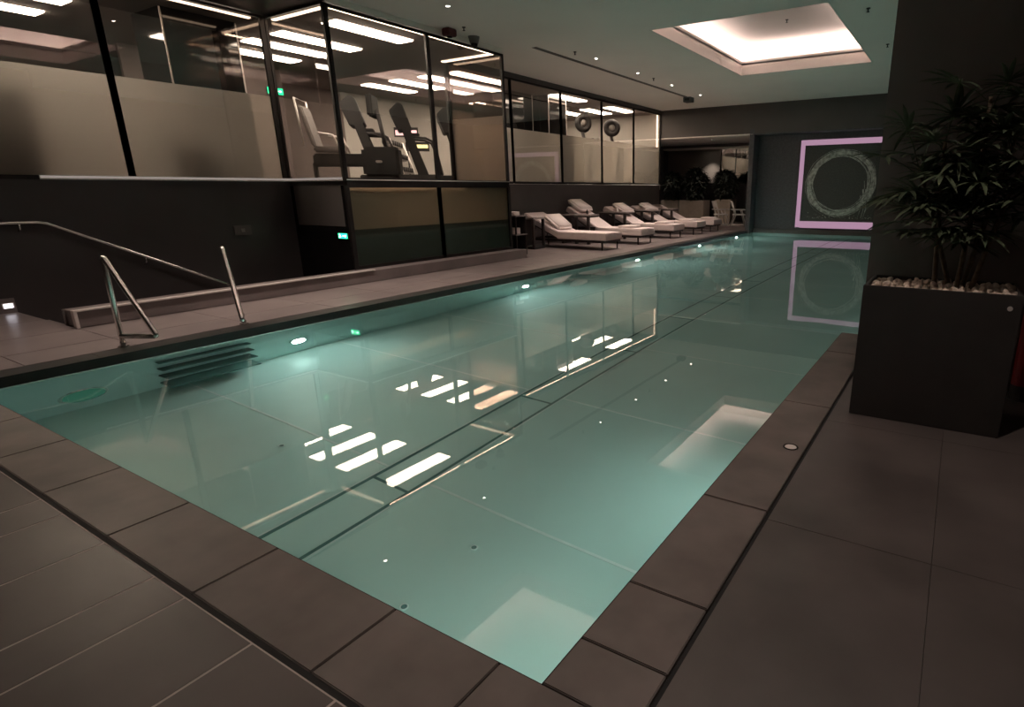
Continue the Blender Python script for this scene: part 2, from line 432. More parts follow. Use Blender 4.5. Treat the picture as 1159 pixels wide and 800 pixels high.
# soffit over the near left deck and frieze over the back windows
b = MB(); b.box(GX, BX+.03, -4, BY0, HEAD+.03, CZ-.001)
struct(b, 'ceiling', M['wall_black'], 'dark lowered soffit left of the glass box')
b = MB(); b.box(GX-.1, GX+.06, BY1, EY, HEAD, CZ-.001)
struct(b, 'trim_7', M['wall_end'], 'taupe frieze above the far gym windows')

b = MB(); b.box(GX, BX+.02, BY0, BY1+.03, HEAD+.10, CZ-.0005); b.box(BX-.03, BX+.03, BY0, BY1, HEAD+.015, HEAD+.10)
struct(b, 'trim_13', M['ceil'], 'pale fascia between the glass box and the ceiling')

# ------------------------------------------------------------------ gym room (raised behind the glass)
b = MB(); b.box(-17.2, GX-.02, -4, EY, SILL-.2, SILL-.02); b.box(GX-.02, BX-.03, BY0+.02, BY1, SILL-.10, SILL-.02)
struct(b, 'floor', M['gym_floor'], 'dark rubber floor of the raised gym')
b = MB(); b.box(-17.2, GX-.06, -4, EY, HEAD+.0, HEAD+.1); b.box(GX-.06, BX-.03, BY0+.02, BY1, HEAD+.0, HEAD+.1)
struct(b, 'ceiling', M['gym_ceil'], 'brown grey ceiling of the gym')
b = MB(); b.box(-17.3, -17.2, -4, EY, SILL-.2, HEAD+.1)
struct(b, 'wall_gym', M['gym_wall_dark'], 'dark back wall of the gym')
b = MB(); b.box(-17.3, GX-.02, EY, EY+.1, SILL-.2, HEAD+.1); b.box(-17.3, -17.18, 12.5, EY, SILL-.2, HEAD+.0)
struct(b, 'wall_gym', M['gym_wall'], 'beige end wall of the gym')
b = MB(); b.box(-17.3, GX, -4.2, -4, SILL-.2, HEAD+.1); b.box(-15.6, -15.5, 6.2, 9.6, SILL, HEAD)
struct(b, 'wall_gym', M['gym_wall_dark'], 'plum grey partition behind the exercise bike')

# ------------------------------------------------------------------ glazing bays
def bay(n, p0, p1, z0, z1, film_to=None, fw=.06, film='film', glass='glass', label=None, posts=(1, 1), rails=(1, 1), thick=.05):
    """vertical glazed bay between plan points p0 and p1"""
    p0 = Vector((*p0, 0)); p1 = Vector((*p1, 0)); L = (p1-p0).length; d = (p1-p0).normalized()
    root = empty('window_%d' % n, (p0.x, p0.y, z0), math.atan2(d.y, d.x)); root['kind'] = 'structure'
    if label: root['label'] = label
    H = z1-z0; t = thick/2
    fr = MB()
    if posts[0]: fr.box(-fw/2, fw/2, -t, t, 0, H)
    if posts[1]: fr.box(L-fw/2, L+fw/2, -t, t, 0, H)
    if rails[0]: fr.box(0, L, -t+.002, t-.002, 0, fw*.7*rails[0])
    if rails[1]: fr.box(0, L, -t+.002, t-.002, H-fw*.5*rails[1], H)
    fr.build('window_frame', M['frame'], root)
    g_ = MB(); g_.box(.01, L-.01, -.005, .005, .02, H-.02); g_.build('pane', M[glass], root)
    if film_to:
        q = MB(); fz = film_to-z0; y = .012
        q.bm.faces.new([q.bm.verts.new(v) for v in ((.01, y, .02), (L-.01, y, .02), (L-.01, y, fz), (.01, y, fz))])
        q.build('frosted_film', M[film], root)
    return root
n = 1
mains = [-3.0, -.55, 1.87, 4.30, 6.73]
for a, c in zip(mains, mains[1:]):
    bay(n, (GX, a), (GX, c), SILL-.02, HEAD, FR, fw=.085, rails=(1, .4)); n += 1
# box: left side, two front bays, right side (upper)
bay(n, (GX, BY0), (BX, BY0), SILL-.02, HEAD, None, fw=.07, rails=(.6, .4)); n += 1
bay(n, (BX, BY0), (BX, 8.97), SILL-.02, HEAD, None, fw=.09, rails=(.8, 1.1)); n += 1
bay(n, (BX, 8.97), (BX, BY1), SILL-.02, HEAD, None, fw=.07, posts=(0, 1), rails=(.8, 1.43)); n += 1
bay(n, (BX, BY1), (GX, BY1), SILL-.02, HEAD, FR, fw=.06, rails=(.6, .5)); n += 1
# box lower front bays
for a, c in ((BY0, 8.97), (8.97, BY1)):
    bay(n, (BX, a), (BX, c), .20, SILL-.10, None, fw=.08, glass='glass_low', rails=(1.2, 1)); n += 1
b = MB()
for a, c in ((BY0, 8.97), (8.97, BY1)):
    pass
b.box(BX-.03, BX+.03, BY0, BY1, SILL-.13, SILL-.0)
struct(b, 'trim_8', M['frame'], 'black floor edge beam of the glass box')
b = MB(); b.box(BX-.024, BX-.016, BY0+.04, BY1-.04, .92, SILL-.12)
struct(b, 'trim_9', M['film_low'], 'beige frosted upper part of the lower box glazing')
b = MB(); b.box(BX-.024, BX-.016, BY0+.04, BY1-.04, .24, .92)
struct(b, 'trim_9', M['film_pool_glow'], 'frosted lower part of the lower box glazing, tinted for pool glow')
t = empty('added_film_backlight', (-10.4, 9.0, SILL-.101)); tag(t, 'added warm backlight for the frosted film inside the glass box base', 'light')  # unseen lamp added to light the lower frosted film from behind
m_ = MB(); m_.box(-.10, .10, -1.6, 1.6, -.03, -.012); m_.build('diffuser', M['gymline'], t)
m_ = MB(); m_.box(-.12, .12, -1.62, 1.62, -.013, 0); m_.build('housing', M['sill'], t)
b = MB(); b.box(GX, BX-.04, BY0+.0, BY0+.05, -1.7, SILL-.10)
struct(b, 'wall_left', M['gloss_black'], 'glossy black side wall under the glass box')
b = MB(); b.box(GX+.12, BX-.16, BY0-.012, BY0-.001, .98, 1.70)
struct(b, 'trim_10', M['wall_end'], 'dim glazed panel in the side under the glass box')
b = MB(); b.box(GX, BX, BY1-.02, BY1+.02, -1.7, SILL-.10)
struct(b, 'wall_left', M['wall_dark'], 'end wall under the glass box')
# back windows
backs = [11.10, 13.46, 15.85, 18.29, 20.62, 22.92]
for a, c in zip(backs, backs[1:]):
    bay(n, (GX, a), (GX, c), SILL-.0, HEAD, FR, fw=.07, rails=(.9, 1.6)); n += 1
# lit sill
b = MB(); b.box(BX+.03, BX+.045, BY0, BY1, SILL-.01, SILL+.005)
b.box(GX+.05, GX+.07, BY1, EY, SILL-.03, SILL-.02)
struct(b, 'trim_11', M['sill'], 'bright metal sill line under the gym glass')
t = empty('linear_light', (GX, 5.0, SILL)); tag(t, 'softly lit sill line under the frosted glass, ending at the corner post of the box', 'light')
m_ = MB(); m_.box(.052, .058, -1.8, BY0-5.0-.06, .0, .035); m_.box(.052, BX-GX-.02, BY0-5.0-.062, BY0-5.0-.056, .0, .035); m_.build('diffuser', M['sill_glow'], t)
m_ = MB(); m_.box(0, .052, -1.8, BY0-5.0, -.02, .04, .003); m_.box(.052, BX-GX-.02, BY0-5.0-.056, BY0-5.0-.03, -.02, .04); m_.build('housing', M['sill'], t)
# LED lines at the head of the glass
def led(x0, x1, y0, y1, label, z=HEAD-.035, mat='gymline'):
    m_ = MB(); cx, cy = (x0+x1)/2, (y0+y1)/2
    t = empty('linear_light', (cx, cy, z)); tag(t, label, 'light', 'linear lights at the head of the glass')
    m_.box(x0-cx, x1-cx, y0-cy, y1-cy, 0, .02); m_.build('diffuser', M[mat], t)
    h = MB(); h.box(x0-cx-.006, x1-cx+.006, y0-cy-.006, y1-cy+.006, .02, .034); h.build('housing', M['sill'], t)
led(GX-.16, GX-.09, 4.4, 6.6, 'light line above the frosted window left of the glass box', mat='gymline_soft')
led(GX-.16, GX-.09, 1.95, 4.2, 'light line above the leftmost frosted window', mat='gymline_soft')
led(GX+.1, BX-.12, BY0+.06, BY0+.13, 'light line across the left side of the glass box', mat='gymline_soft')
led(GX+.05, BX-.1, BY1-.25, BY1-.15, 'light line across the right side of the glass box', mat='gymline_soft')
led(BX-.090, BX-.040, BY0+.15, BY1-.27, 'light line along the front of the glass box')
led(GX-.10, GX-.045, 13.6, 22.7, 'light line above the far gym windows')
b = MB(); b.box(-.02, .02, -.02, .02, -.7, .66)
t = empty('linear_light', (GX-.10, EY-.10, 3.9)); tag(t, 'upright light line at the far end of the gym windows', 'light', 'linear lights at the head of the glass')
b.build('diffuser', M['gymline_soft'], t)

# gym ceiling light panels
def panel(x, y0, y1, label, w=.42):
    t = empty('ceiling_light', (x, (y0+y1)/2, HEAD)); h = (y1-y0)/2
    tag(t, label, 'ceiling light', 'long ceiling lights in the gym')
    m_ = MB(); m_.box(-w/2, w/2, -h, h, -.035, -.006, .004); m_.build('diffuser', M['gymlight'], t)
    m_ = MB()
    m_.box(-w/2-.02, w/2+.02, -h-.02, h+.02, -.012, 0); m_.build('frame', M['sill'], t)
    return t
panel(-10.36, 7.48, 9.22, 'bright ceiling light inside the glass box nearest its front')
rows = {-11.9: 'first row', -12.95: 'second row', -14.1: 'third row', -15.3: 'fourth row'}
for x, rn in rows.items():
    for y0, y1, wh in ((2.75, 4.6, 'above the left frosted window'), (7.42, 9.17, 'above the exercise bike'), (12.0, 13.7, 'behind the right side of the glass box'), (16.4, 18.15, 'above the middle of the far windows'), (19.9, 21.6, 'above the far end of the gym')):
        if x < -15 and y0 < 12: continue
        panel(x, y0, y1, 'gym ceiling light %s, %s from the glass' % (wh, rn))

# ------------------------------------------------------------------ gym contents
def column(y0, y1, x0, x1, label):
    t = empty('partition_column', ((x0+x1)/2, (y0+y1)/2, SILL-.02)); tag(t, label, 'column')
    hx, hy = (x1-x0)/2, (y1-y0)/2
    m_ = MB(); m_.box(-hx, hx, -hy, hy, 0, HEAD-SILL+.01); m_.build('panel', M['gloss_black'], t)
    m_ = MB()
    for sy in (-1, 1): m_.box(hx, hx+.012, sy*hy-.012, sy*hy+.012, 0, HEAD-SILL-.002)
    m_.build('edge_trim', M['sill'], t)
column(5.45, 6.65, -12.9, -11.9, 'glossy black column with metal edges behind the left frosted window')
column(16.3, 17.3, -12.9, -12.0, 'glossy black column with metal edges behind the far windows')
column(15.0, 16.1, -13.5, -12.5, 'black column left of its twin behind the far windows')

def cabinet(x, y, w, d, h, label):
    t = empty('locker_cabinet', (x, y, SILL-.02)); tag(t, label, 'cabinet', 'dark cabinets behind the frosted glass')
    m_ = MB(); m_.box(-d/2, d/2, -w/2, w/2, .06, h, .01); m_.build('body', M['black'], t)
    m_ = MB(); m_.box(-d/2+.03, d/2-.03, -w/2+.03, w/2-.03, 0, .06); m_.build('plinth', M['charcoal'], t)
    for s in (-1, 1):
        m_ = MB(); m_.box(d/2, d/2+.018, min(s*.008, s*(w/2-.01)), max(s*.008, s*(w/2-.01)), .08, h-.02, .004); dr = m_.build('door', M['charcoal'], t)
        m_ = MB(); m_.box(d/2+.018, d/2+.035, s*.05-.008, s*.05+.008, h*.45, h*.6); m_.build('handle', M['sill'], dr)
cabinet(-11.75, 2.85, 1.1, .5, 1.42, 'wide dark cabinet blurred behind the leftmost frosted glass')
cabinet(-11.8, 5.0, .42, .45, .95, 'small dark cabinet blurred behind the second frosted glass')
def bike(loc, rz):
    t = empty('exercise_bike', loc, rz)
    tag(t, 'grey recumbent exercise bike with padded back behind the side of the glass box', 'exercise bike')
    # faces +y, back at -y
    m_ = MB(); m_.prism([(-.50, .62), (-.42, .60), (-.58, 1.28), (-.66, 1.30)], 'x', -.20, .20, .02); m_.build('backrest', M['grey'], t)
    m_ = MB(); m_.box(-.22, .22, -.48, -.02, .52, .62, .03); m_.build('seat', M['grey'], t)
    m_ = MB(); m_.box(-.10, .10, -.55, .75, .28, .50, .03); m_.box(-.17, .17, .30, .95, .10, .62, .05); m_.build('body', M['black'], t)
    for y in (-.55, .85):
        m_ = MB(); m_.box(-.32, .32, y-.05, y+.05, 0, .08, .02); m_.cyl((0, y, .06), (0, y, .34), .04); m_.build('foot', M['charcoal'], t)
    m_ = MB(); m_.tube([(.26, .02, .48), (.28, -.1, .80), (.28, -.35, .84)], .018); m_.tube([(-.26, .02, .48), (-.28, -.1, .80), (-.28, -.35, .84)], .018)
    m_.tube([(-.28, -.6, .62), (-.28, -.66, 1.40), (.28, -.66, 1.40), (.28, -.6, .62)], .016); m_.build('handlebar', M['sill'], t)
    m_ = MB(); m_.tube([(0, .72, .55), (0, .62, 1.25)], .035); m_.build('mast', M['charcoal'], t)
    m_ = MB(); m_.box(-.25, .25, .50, .60, 1.12, 1.50, .03); m_.build('console', M['black'], t)
    for s in (-1, 1):
        m_ = MB(); m_.cyl((s*.12, .62, .36), (s*.24, .62, .36), .014); m_.box(min(s*.2, s*.30), max(s*.2, s*.30), .57, .67, .34, .38, .01)
        m_.build('pedal', M['sill'], t)
    return t
bk = bike((-11.75, 8.5, SILL-.02), -.9); bk.scale = (1.2, 1.2, 1.2)

def treadmill(loc, rz, label, hh=1.0):
    """runner stands on -y, console at +y; uprights lean away from the runner"""
    t = empty('treadmill', loc, rz); tag(t, label, 'treadmill', 'treadmills by the gym glass')
    m_ = MB(); m_.box(-.40, .40, -1.65, .30, .03, .20, .02); m_.build('deck', M['charcoal'], t)
    m_ = MB(); m_.box(-.26, .26, -1.60, -.05, .20, .215, .004); m_.build('belt', M['black'], t)
    for s in (-1, 1):
        m_ = MB(); m_.prism([(-.30, .12), (-.04, .12), (.34, 1.46*hh), (.14, 1.46*hh)], 'x', s*.38-.05, s*.38+.05, .012); m_.build('upright', M['black'], t)
        m_ = MB(); m_.tube([(s*.38, .20, 1.16*hh), (s*.39, -.25, 1.14*hh), (s*.39, -.42, 1.06*hh), (s*.39, -.50, .85*hh), (s*.38, -.62, .22)], .030); m_.build('handrail', M['charcoal'], t)
    m_ = MB(); m_.prism([(.06, 1.36*hh), (.40, 1.30*hh), (.58, 1.78*hh), (.36, 1.98*hh), (.24, 1.94*hh)], 'x', -.42, .42, .02)
    m_.build('console', M['black'], t)
    m_ = MB(); m_.prism([(.10, 1.46*hh), (.095, 1.462*hh), (.235, 1.88*hh), (.24, 1.88*hh)], 'x', -.30, .30); m_.build('screen', M['gloss_black'], t)
    m_ = MB(); m_.box(-.36, .36, -.12, .12, 1.20*hh, 1.26*hh, .02); m_.build('front_bar', M['charcoal'], t)
    return t
RZ = PI-.72
treadmill((-12.75, 9.95, SILL-.02), RZ, 'black treadmill just right of the corner post of the glass box')
treadmill((-12.75, 11.35, SILL-.02), RZ, 'black treadmill in the middle of the three in the glass box')
treadmill((-12.75, 12.95, SILL-.02), RZ, 'black treadmill behind the mullion of the glass box', 1.04)
treadmill((-12.6, 15.55, SILL-.02), RZ, 'treadmill with its console above the frosting of the first far window', 1.06)

def elliptical(loc, rz, label):
    t = empty('elliptical_trainer', loc, rz); tag(t, label, 'exercise machine', 'machines behind the far windows')
    m_ = MB(); m_.tube([(0, .22*math.cos(a), 2.10+.22*math.sin(a)) for a in [2*PI*k/28 for k in range(28)]], .10, 12, close=True); m_.build('disc', M['black'], t)
    m_ = MB(); m_.sphere((0, 0, 2.10), .14, (.5, 1, 1)); m_.build('hub', M['grey'], t)
    m_ = MB(); m_.tube([(0, -.05, 1.86), (0, .1, 1.3), (0, -.1, .6), (0, 0, .05)], [.06, .05, .07, .08]); m_.build('mast', M['charcoal'], t)
    m_ = MB(); m_.box(-.3, .3, -.75, -.65, 0, .1, .02); m_.box(-.3, .3, .65, .75, 0, .1, .02); m_.box(-.06, .06, -.7, .7, .02, .14, .02); m_.build('base', M['black'], t)
    for s in (-1, 1):
        m_ = MB(); m_.tube([(s*.12, .05, .3), (s*.25, .35, 1.1), (s*.25, .25, 1.6)], .03); m_.build('arm', M['charcoal'], t)
    return t
elliptical((-12.0, 18.35, SILL-.02), -.6, 'dark machine with a round spoked disc behind the third far window')
elliptical((-12.0, 20.35, SILL-.02), -1.1, 'dark machine with a round disc behind the fourth far window')

# dumbbell rack deep in the gym
t = empty('dumbbell_rack', (-14.6, 12.4, SILL-.02), -.9); tag(t, 'steel weight rack seen between the treadmills deep in the gym', 'weight rack')
for s in (-1, 1):
    m_ = MB(); m_.tube([(s*.9, .3, 0), (s*.9, -.1, 1.25)], .03); m_.tube([(s*.9, -.3, 0), (s*.9, .3, 0)], .03); m_.build('leg', M['sill'], t)
for k, z in enumerate((.35, .72, 1.08)):
    m_ = MB(); y = .12-.12*k
    m_.box(-.9, .9, y-.16, y+.02, z-.015, z+.015); m_.build('shelf', M['grey'], t)
first = None
for k, z in enumerate((.35, .72, 1.08)):
    for j in range(6):
        if first is None:
            first = empty('dumbbell')
            m_ = MB(); m_.cyl((0, -.13, 0), (0, -.05, 0), .065, n=12); m_.cyl((0, .05, 0), (0, .13, 0), .065, n=12); m_.build('weight', M['charcoal'], first)
            m_ = MB(); m_.cyl((0, -.05, 0), (0, .05, 0), .016, n=10); m_.build('handle', M['steel'], first); c = first
        else: c = copy_tree(first)
        loc = t.matrix_basis.to_3x3(); R3 = Matrix.Rotation(-.9, 3, 'Z')
        p = Vector((-14.6, 12.4, SILL-.02)) + R3 @ Vector((-.72+.29*j, .12-.12*k-.07, z+.08))
        c.location = p; c.rotation_euler.z = -.9
        tag(c, 'small dark dumbbell on the steel rack deep in the gym', 'dumbbell', 'dumbbells on the rack')
# wall television and glowing screens at the back of the gym
t = empty('television', (-12.25, 13.95, 3.74), 0); tag(t, 'long black screen hanging behind the right end of the glass box', 'television')
m_ = MB(); m_.box(-.04, .04, -.85, .85, -.24, .24, .02); m_.build('screen', M['black'], t)
m_ = MB(); m_.cyl((0, 0, .2), (0, 0, HEAD-3.78), .02); m_.build('bracket', M['charcoal'], t)
t = empty('exit_sign', (-15.44, 9.35, 4.05)); tag(t, 'green lit exit sign high at the back of the gym above the bike', 'sign')
def exit_face(t, w, h, x=.03):
    m_ = MB(); m_.box(0, x, -w/2, w/2, -h/2, h/2, .004); m_.build('housing', M['charcoal'], t)
    m_ = MB(); m_.box(x, x+.006, -w/2+.01, w/2-.01, -h/2+.01, h/2-.01); m_.build('sign_face', M['exit_glow'], t)
    # running figure, arrow
    m_ = MB(); X0, X1 = x+.006, x+.010
    m_.sphere((x+.008, -w*.30, h*.25), h*.09, (.3, 1, 1))
    m_.box(X0, X1, -w*.33, -w*.25, -h*.10, h*.16); m_.box(X0, X1, -w*.38, -w*.30, -h*.30, -h*.08); m_.box(X0, X1, -w*.28, -w*.18, -h*.16, -h*.06)
    m_.box(X0, X1, 0, w*.28, -h*.05, h*.05); m_.prism([(w*.26, -h*.18), (w*.40, 0), (w*.26, h*.18)], 'x', X0, X1)
    m_.build('pictogram', M['exit_white'], t)
exit_face(t, .42, .17)
t = empty('exit_sign', (-10.02, BY0-.014, .86), -PI/2-.0); tag(t, 'green lit exit sign low at the corner under the glass box', 'sign')
exit_face(t, .27, .11)
t.location = (-9.735, BY0-.001, .81)
# light from the exit sign onto the glossy wall is its own glow
for i, (x, y, z, mt, lab) in enumerate(((-15.2, 13.2, 3.35, 'pink_glow', 'pinkish lit screen at the back of the gym'), (-15.2, 13.6, 2.95, 'yellow_glow', 'yellowish lit display at the back of the gym'))):
    t = empty('display_screen', (x, y, z), -.9); tag(t, lab, 'screen')
    m_ = MB(); m_.box(-.02, .0, -.36, .36, -.14, .14, .005); m_.build('housing', M['black'], t)
    m_ = MB(); m_.box(.0, .008, -.32, .32, -.04-.05*(1-i), .06); m_.build('screen', M[mt], t)
    m_ = MB(); m_.cyl((-.01, 0, -.14), (-.01, 0, SILL-z-.02), .02); m_.build('stand', M['charcoal'], t)

# ------------------------------------------------------------------ pool hall ceiling fittings
first = None
DL = [(-8.2, 5.7, 'bright downlight nearest the camera over the left deck'), (-8.22, 13.2, 'first ceiling downlight beyond the glass box'), (-8.22, 15.37, 'second ceiling downlight beyond the glass box'),
      (-8.22, 17.6, 'third ceiling downlight beyond the glass box'), (-8.22, 19.9, 'last ceiling downlight near the end wall'),
      (-8.2, 3.2, 'ceiling downlight above the pool grab rails'), (-8.2, 8.3, 'ceiling downlight in front of the glass box')]
for x, y, lab in DL:
    if first is None:
        first = empty('downlight')
        m_ = MB(); m_.tube([(.040*math.cos(a), .040*math.sin(a), -.004) for a in [2*PI*k/20 for k in range(20)]], .008, 8, close=True); m_.build('bezel', M['sill'], first)
        m_ = MB(); m_.cyl((0, 0, -.008), (0, 0, -.001), .032, n=20); m_.build('lens', M['downglow'], first)
        c = first
        ld = bpy.data.lights.new('downlight_beam', 'SPOT'); ld.energy = DOWN_W; ld.color = (1, .82, .72); ld.spot_size = 1.5; ld.spot_blend = .8; ld.shadow_soft_size = .05
        lo = bpy.data.objects.new('downlight_beam', ld); col.objects.link(lo); lo.parent = first; lo.location = (0, 0, -.03)
    else: c = copy_tree(first)
    c.location = (x, y, CZ); tag(c, lab, 'ceiling light', 'round downlights over the left deck')
low = ld.copy(); low.energy = 44; dim = ld.copy(); dim.energy = 9; mid = ld.copy(); mid.energy = 80
for x, y, lab in ((-.35, 2.9, 'added fill downlight over the right coping in front of the palm'), (1.2, 1.2, 'added fill downlight over the right deck beside the camera'), (-3.2, -.6, 'added fill downlight over the near deck behind the camera')):  # unseen downlights added to brighten the column, palm and near decks
    c = copy_tree(first); c.location = (x, y, CZ); [ch for ch in c.children if ch.type == 'LIGHT'][0].data = mid if 'palm' in lab else dim; tag(c, lab, 'ceiling light', 'added fill downlights over the near decks')
for x, y, lab in ((-11.6, 23.6, 'downlight in the low alcove ceiling above the leftmost planter'), (-9.3, 23.9, 'downlight in the low alcove ceiling above the white chairs')):
    c = copy_tree(first); c.location = (x, y, 3.60); [ch for ch in c.children if ch.type == 'LIGHT'][0].data = low; tag(c, lab, 'ceiling light', 'round downlights in the alcove')
first = None
for x, y, lab in ((-8.27, 12.35, 'small dark sprinkler before the first far downlight'), (-8.2, 16.3, 'small dark sprinkler between the second and third far downlights'),
             (-8.95, 9.45, 'small dark sprinkler between the maroon box and the camera dome'), (-1.92, 12.3, 'small dark sprinkler right of the ceiling coffer'), (-1.92, 15.4, 'small sprinkler beside the column top'), (-4.1, 15.0, 'small sprinkler inside the ceiling coffer')):
    if first is None:
        first = empty('sprinkler'); m_ = MB(); m_.cyl((0, 0, -.012), (0, 0, 0), .035, n=16); m_.cyl((0, 0, -.06), (0, 0, -.01), .012, n=10); m_.cyl((0, 0, -.066), (0, 0, -.06), .026, n=14)
        m_.build('head', M['charcoal'], first); c = first
    else: c = copy_tree(first)
    c.location = (x, y, CZ if 'inside' not in lab else CZ+.69); tag(c, lab, 'sprinkler', 'ceiling sprinklers')
t = empty('security_camera', (-9.30, 10.1, CZ)); tag(t, 'dome security camera on the ceiling above the glass box', 'security camera')
m_ = MB(); m_.cyl((0, 0, -.13), (0, 0, 0), .085, .12, n=24); m_.build('housing', M['grey'], t)
m_ = MB(); m_.sphere((0, 0, -.14), .075, (1, 1, .95)); m_.build('dome', M['gloss_black'], t)
t = empty('alarm_sounder', (-9.28, 9.38, CZ)); tag(t, 'maroon box alarm on the ceiling left of the dome camera', 'alarm')
m_ = MB(); m_.box(-.10, .10, -.12, .12, -.14, 0, .02); m_.build('body', M['maroon'], t)
m_ = MB(); m_.cyl((0, 0, -.16), (0, 0, -.138), .05); m_.build('lens', M['black'], t)
b = MB(); b.box(-8.87, -8.74, 11.5, 20.0, CZ-.006, CZ+.0)
tag(b.build('ceiling_track', M['wall_end']), 'long thin slot track running along the ceiling over the loungers', 'track')
t = empty('projector_box', (-8.78, 20.2, CZ)); tag(t, 'small dark box at the far end of the ceiling track', 'box')
m_ = MB(); m_.box(-.14, .14, -.16, .16, -.16, 0, .01); m_.build('body', M['wall_dark'], t)
m_ = MB(); m_.box(-.09, .09, -.168, -.16, -.12, -.04); m_.build('grille', M['black'], t)

# ------------------------------------------------------------------ artwork with LED surround
AX, AZ, AYY = -4.0, 1.78, PY1+.12
t = empty('artwork', (AX, AYY, AZ)); tag(t, 'dark square artwork with a silver brushed ring above the far pool edge', 'artwork')
m_ = MB(); m_.box(-1.38, 1.38, -.12, -.06, -1.38, 1.38, .006); m_.build('canvas', M['art_ground'], t)
rg = random.Random(4)
m_ = MB()
for k in range(64):
    R0 = 1.08+rg.gauss(0, .065); a0 = rg.uniform(0, 2*PI); L = rg.uniform(1.2, 4.6)
    ex, ez = rg.gauss(0, .022), rg.gauss(0, .022); dr = rg.uniform(-.07, .07)
    pts = []
    nseg = 30
    for i in range(nseg+1):
        a = a0+L*i/nseg; R = R0+dr*(i/nseg-.5)+.012*math.sin(a*9+k)
        pts.append((ex+R*math.cos(a)*1.02, -.122, ez+R*math.sin(a)))
    wr = rg.uniform(.005, .018)
    m_.tube(pts, [wr*math.sin(PI*(i+.6)/(nseg+1.2))+.001 for i in range(nseg+1)], 6)
for k in range(14):   # dragged tail at lower right, spatter at the foot
    x = .78+rg.uniform(-.1, .22); z = -.4+rg.uniform(-.3, .5)
    m_.tube([(x, -.122, z), (x+.03, -.122, z-.25), (x-.05*rg.random(), -.122, z-.55)], [.012, .008, .003], 6)
for k in range(90):
    x = rg.uniform(-1.1, 1.2); z = -1.28+abs(rg.gauss(0, .12)); m_.sphere((x, -.12, z), rg.uniform(.006, .016), (1, .3, 1), 1)
for v in m_.bm.verts: v.co.y = -.121 + (v.co.y+.121)*.35
m_.build('painted_ring', M['art_silver'], t)
t = empty('led_surround', (AX, AYY-.001, AZ)); tag(t, 'pink light band glowing round the square artwork', 'light')
for nm, (x0, x1, z0, z1) in {'l': (-1.56, -1.385, -1.62, 1.58), 'r': (1.385, 1.56, -1.62, 1.58), 't': (-1.385, 1.385, 1.385, 1.58), 'b': (-1.385, 1.385, -1.64, -1.385)}.items():
    m_ = MB(); m_.box(x0, x1, -.05, -.03, z0, z1); m_.build('light_strip', M['pink'], t)
b2 = MB(); b2.box(-1.62, 1.62, -.03, 0, -1.66, 1.62); b2.build('backing', M['niche'], t)

# ------------------------------------------------------------------ alcove mirror, planters, chairs
t = empty('wall_mirror', (-10.5, AY, 2.7)); tag(t, 'long horizontal mirror on the alcove back wall above the planters', 'mirror')
m_ = MB(); m_.box(-2.3, 2.45, -.02, 0, -.84, .79); m_.build('mirror_glass', M['mirror'], t)
m_ = MB()
for z in (-.84, .79): m_.box(-2.32, 2.47, -.03, 0, z-.015, z+.015)
m_.box(2.45, 2.47, -.03, 0, -.84, .79); m_.build('mirror_frame', M['frame'], t)

def leafy(name_mat, n, spread, zlo, zhi, rnd, ll=.16, w=.03):
    """many slender leaves on short stalks, one mesh"""
    m_ = MB()
    for k in range(n):
        a = rnd.uniform(0, 2*PI); r = spread*math.sqrt(rnd.random()); z = rnd.uniform(zlo, zhi)
        env = math.sqrt(max(.05, 1-((z-(zlo+zhi)/2)/((zhi-zlo)/2))**2))
        c = Vector((r*math.cos(a)*env, r*math.sin(a)*env, z))
        d = Vector((math.cos(a)+rnd.gauss(0, .5), math.sin(a)+rnd.gauss(0, .5), rnd.gauss(.1, .5))).normalized()
        leaflet(m_, c, d, ll*rnd.uniform(.7, 1.3), w*rnd.uniform(.7, 1.3), rnd.uniform(.1, .5))
    return m_
def leaflet(m_, c, d, L, w, droop):
    s = d.cross(Vector((0, 0, 1)))
    if s.length < .05: s = Vector((1, 0, 0))
    s.normalize(); up = s.cross(d)
    prev = None; N = 4
    for i in range(N+1):
        u = i/N; p = c+d*(L*u)+Vector((0, 0, -droop*L*u*u)); ww = w*(math.sin(PI*min(1, .12+.88*u))**.6 if u < 1 else .08)
        tri = (m_.bm.verts.new(p-s*ww/2+up*ww*.18), m_.bm.verts.new(p), m_.bm.verts.new(p+s*ww/2+up*ww*.18))
        if prev:
            m_.bm.faces.new((prev[0], prev[1], tri[1], tri[0])); m_.bm.faces.new((prev[1], prev[2], tri[2], tri[1]))
        prev = tri
def box_planter(mb, w, d, h, t_=.03, soil=.06):
    mb.box(-w/2, w/2, -d/2, -d/2+t_, 0, h, .004); mb.box(-w/2, w/2, d/2-t_, d/2, 0, h, .004)
    mb.box(-w/2, -w/2+t_, -d/2+t_, d/2-t_, 0, h, .004); mb.box(w/2-t_, w/2, -d/2+t_, d/2-t_, 0, h, .004)
    mb.box(-w/2+t_, w/2-t_, -d/2+t_, d/2-t_, 0, h-soil-.02)
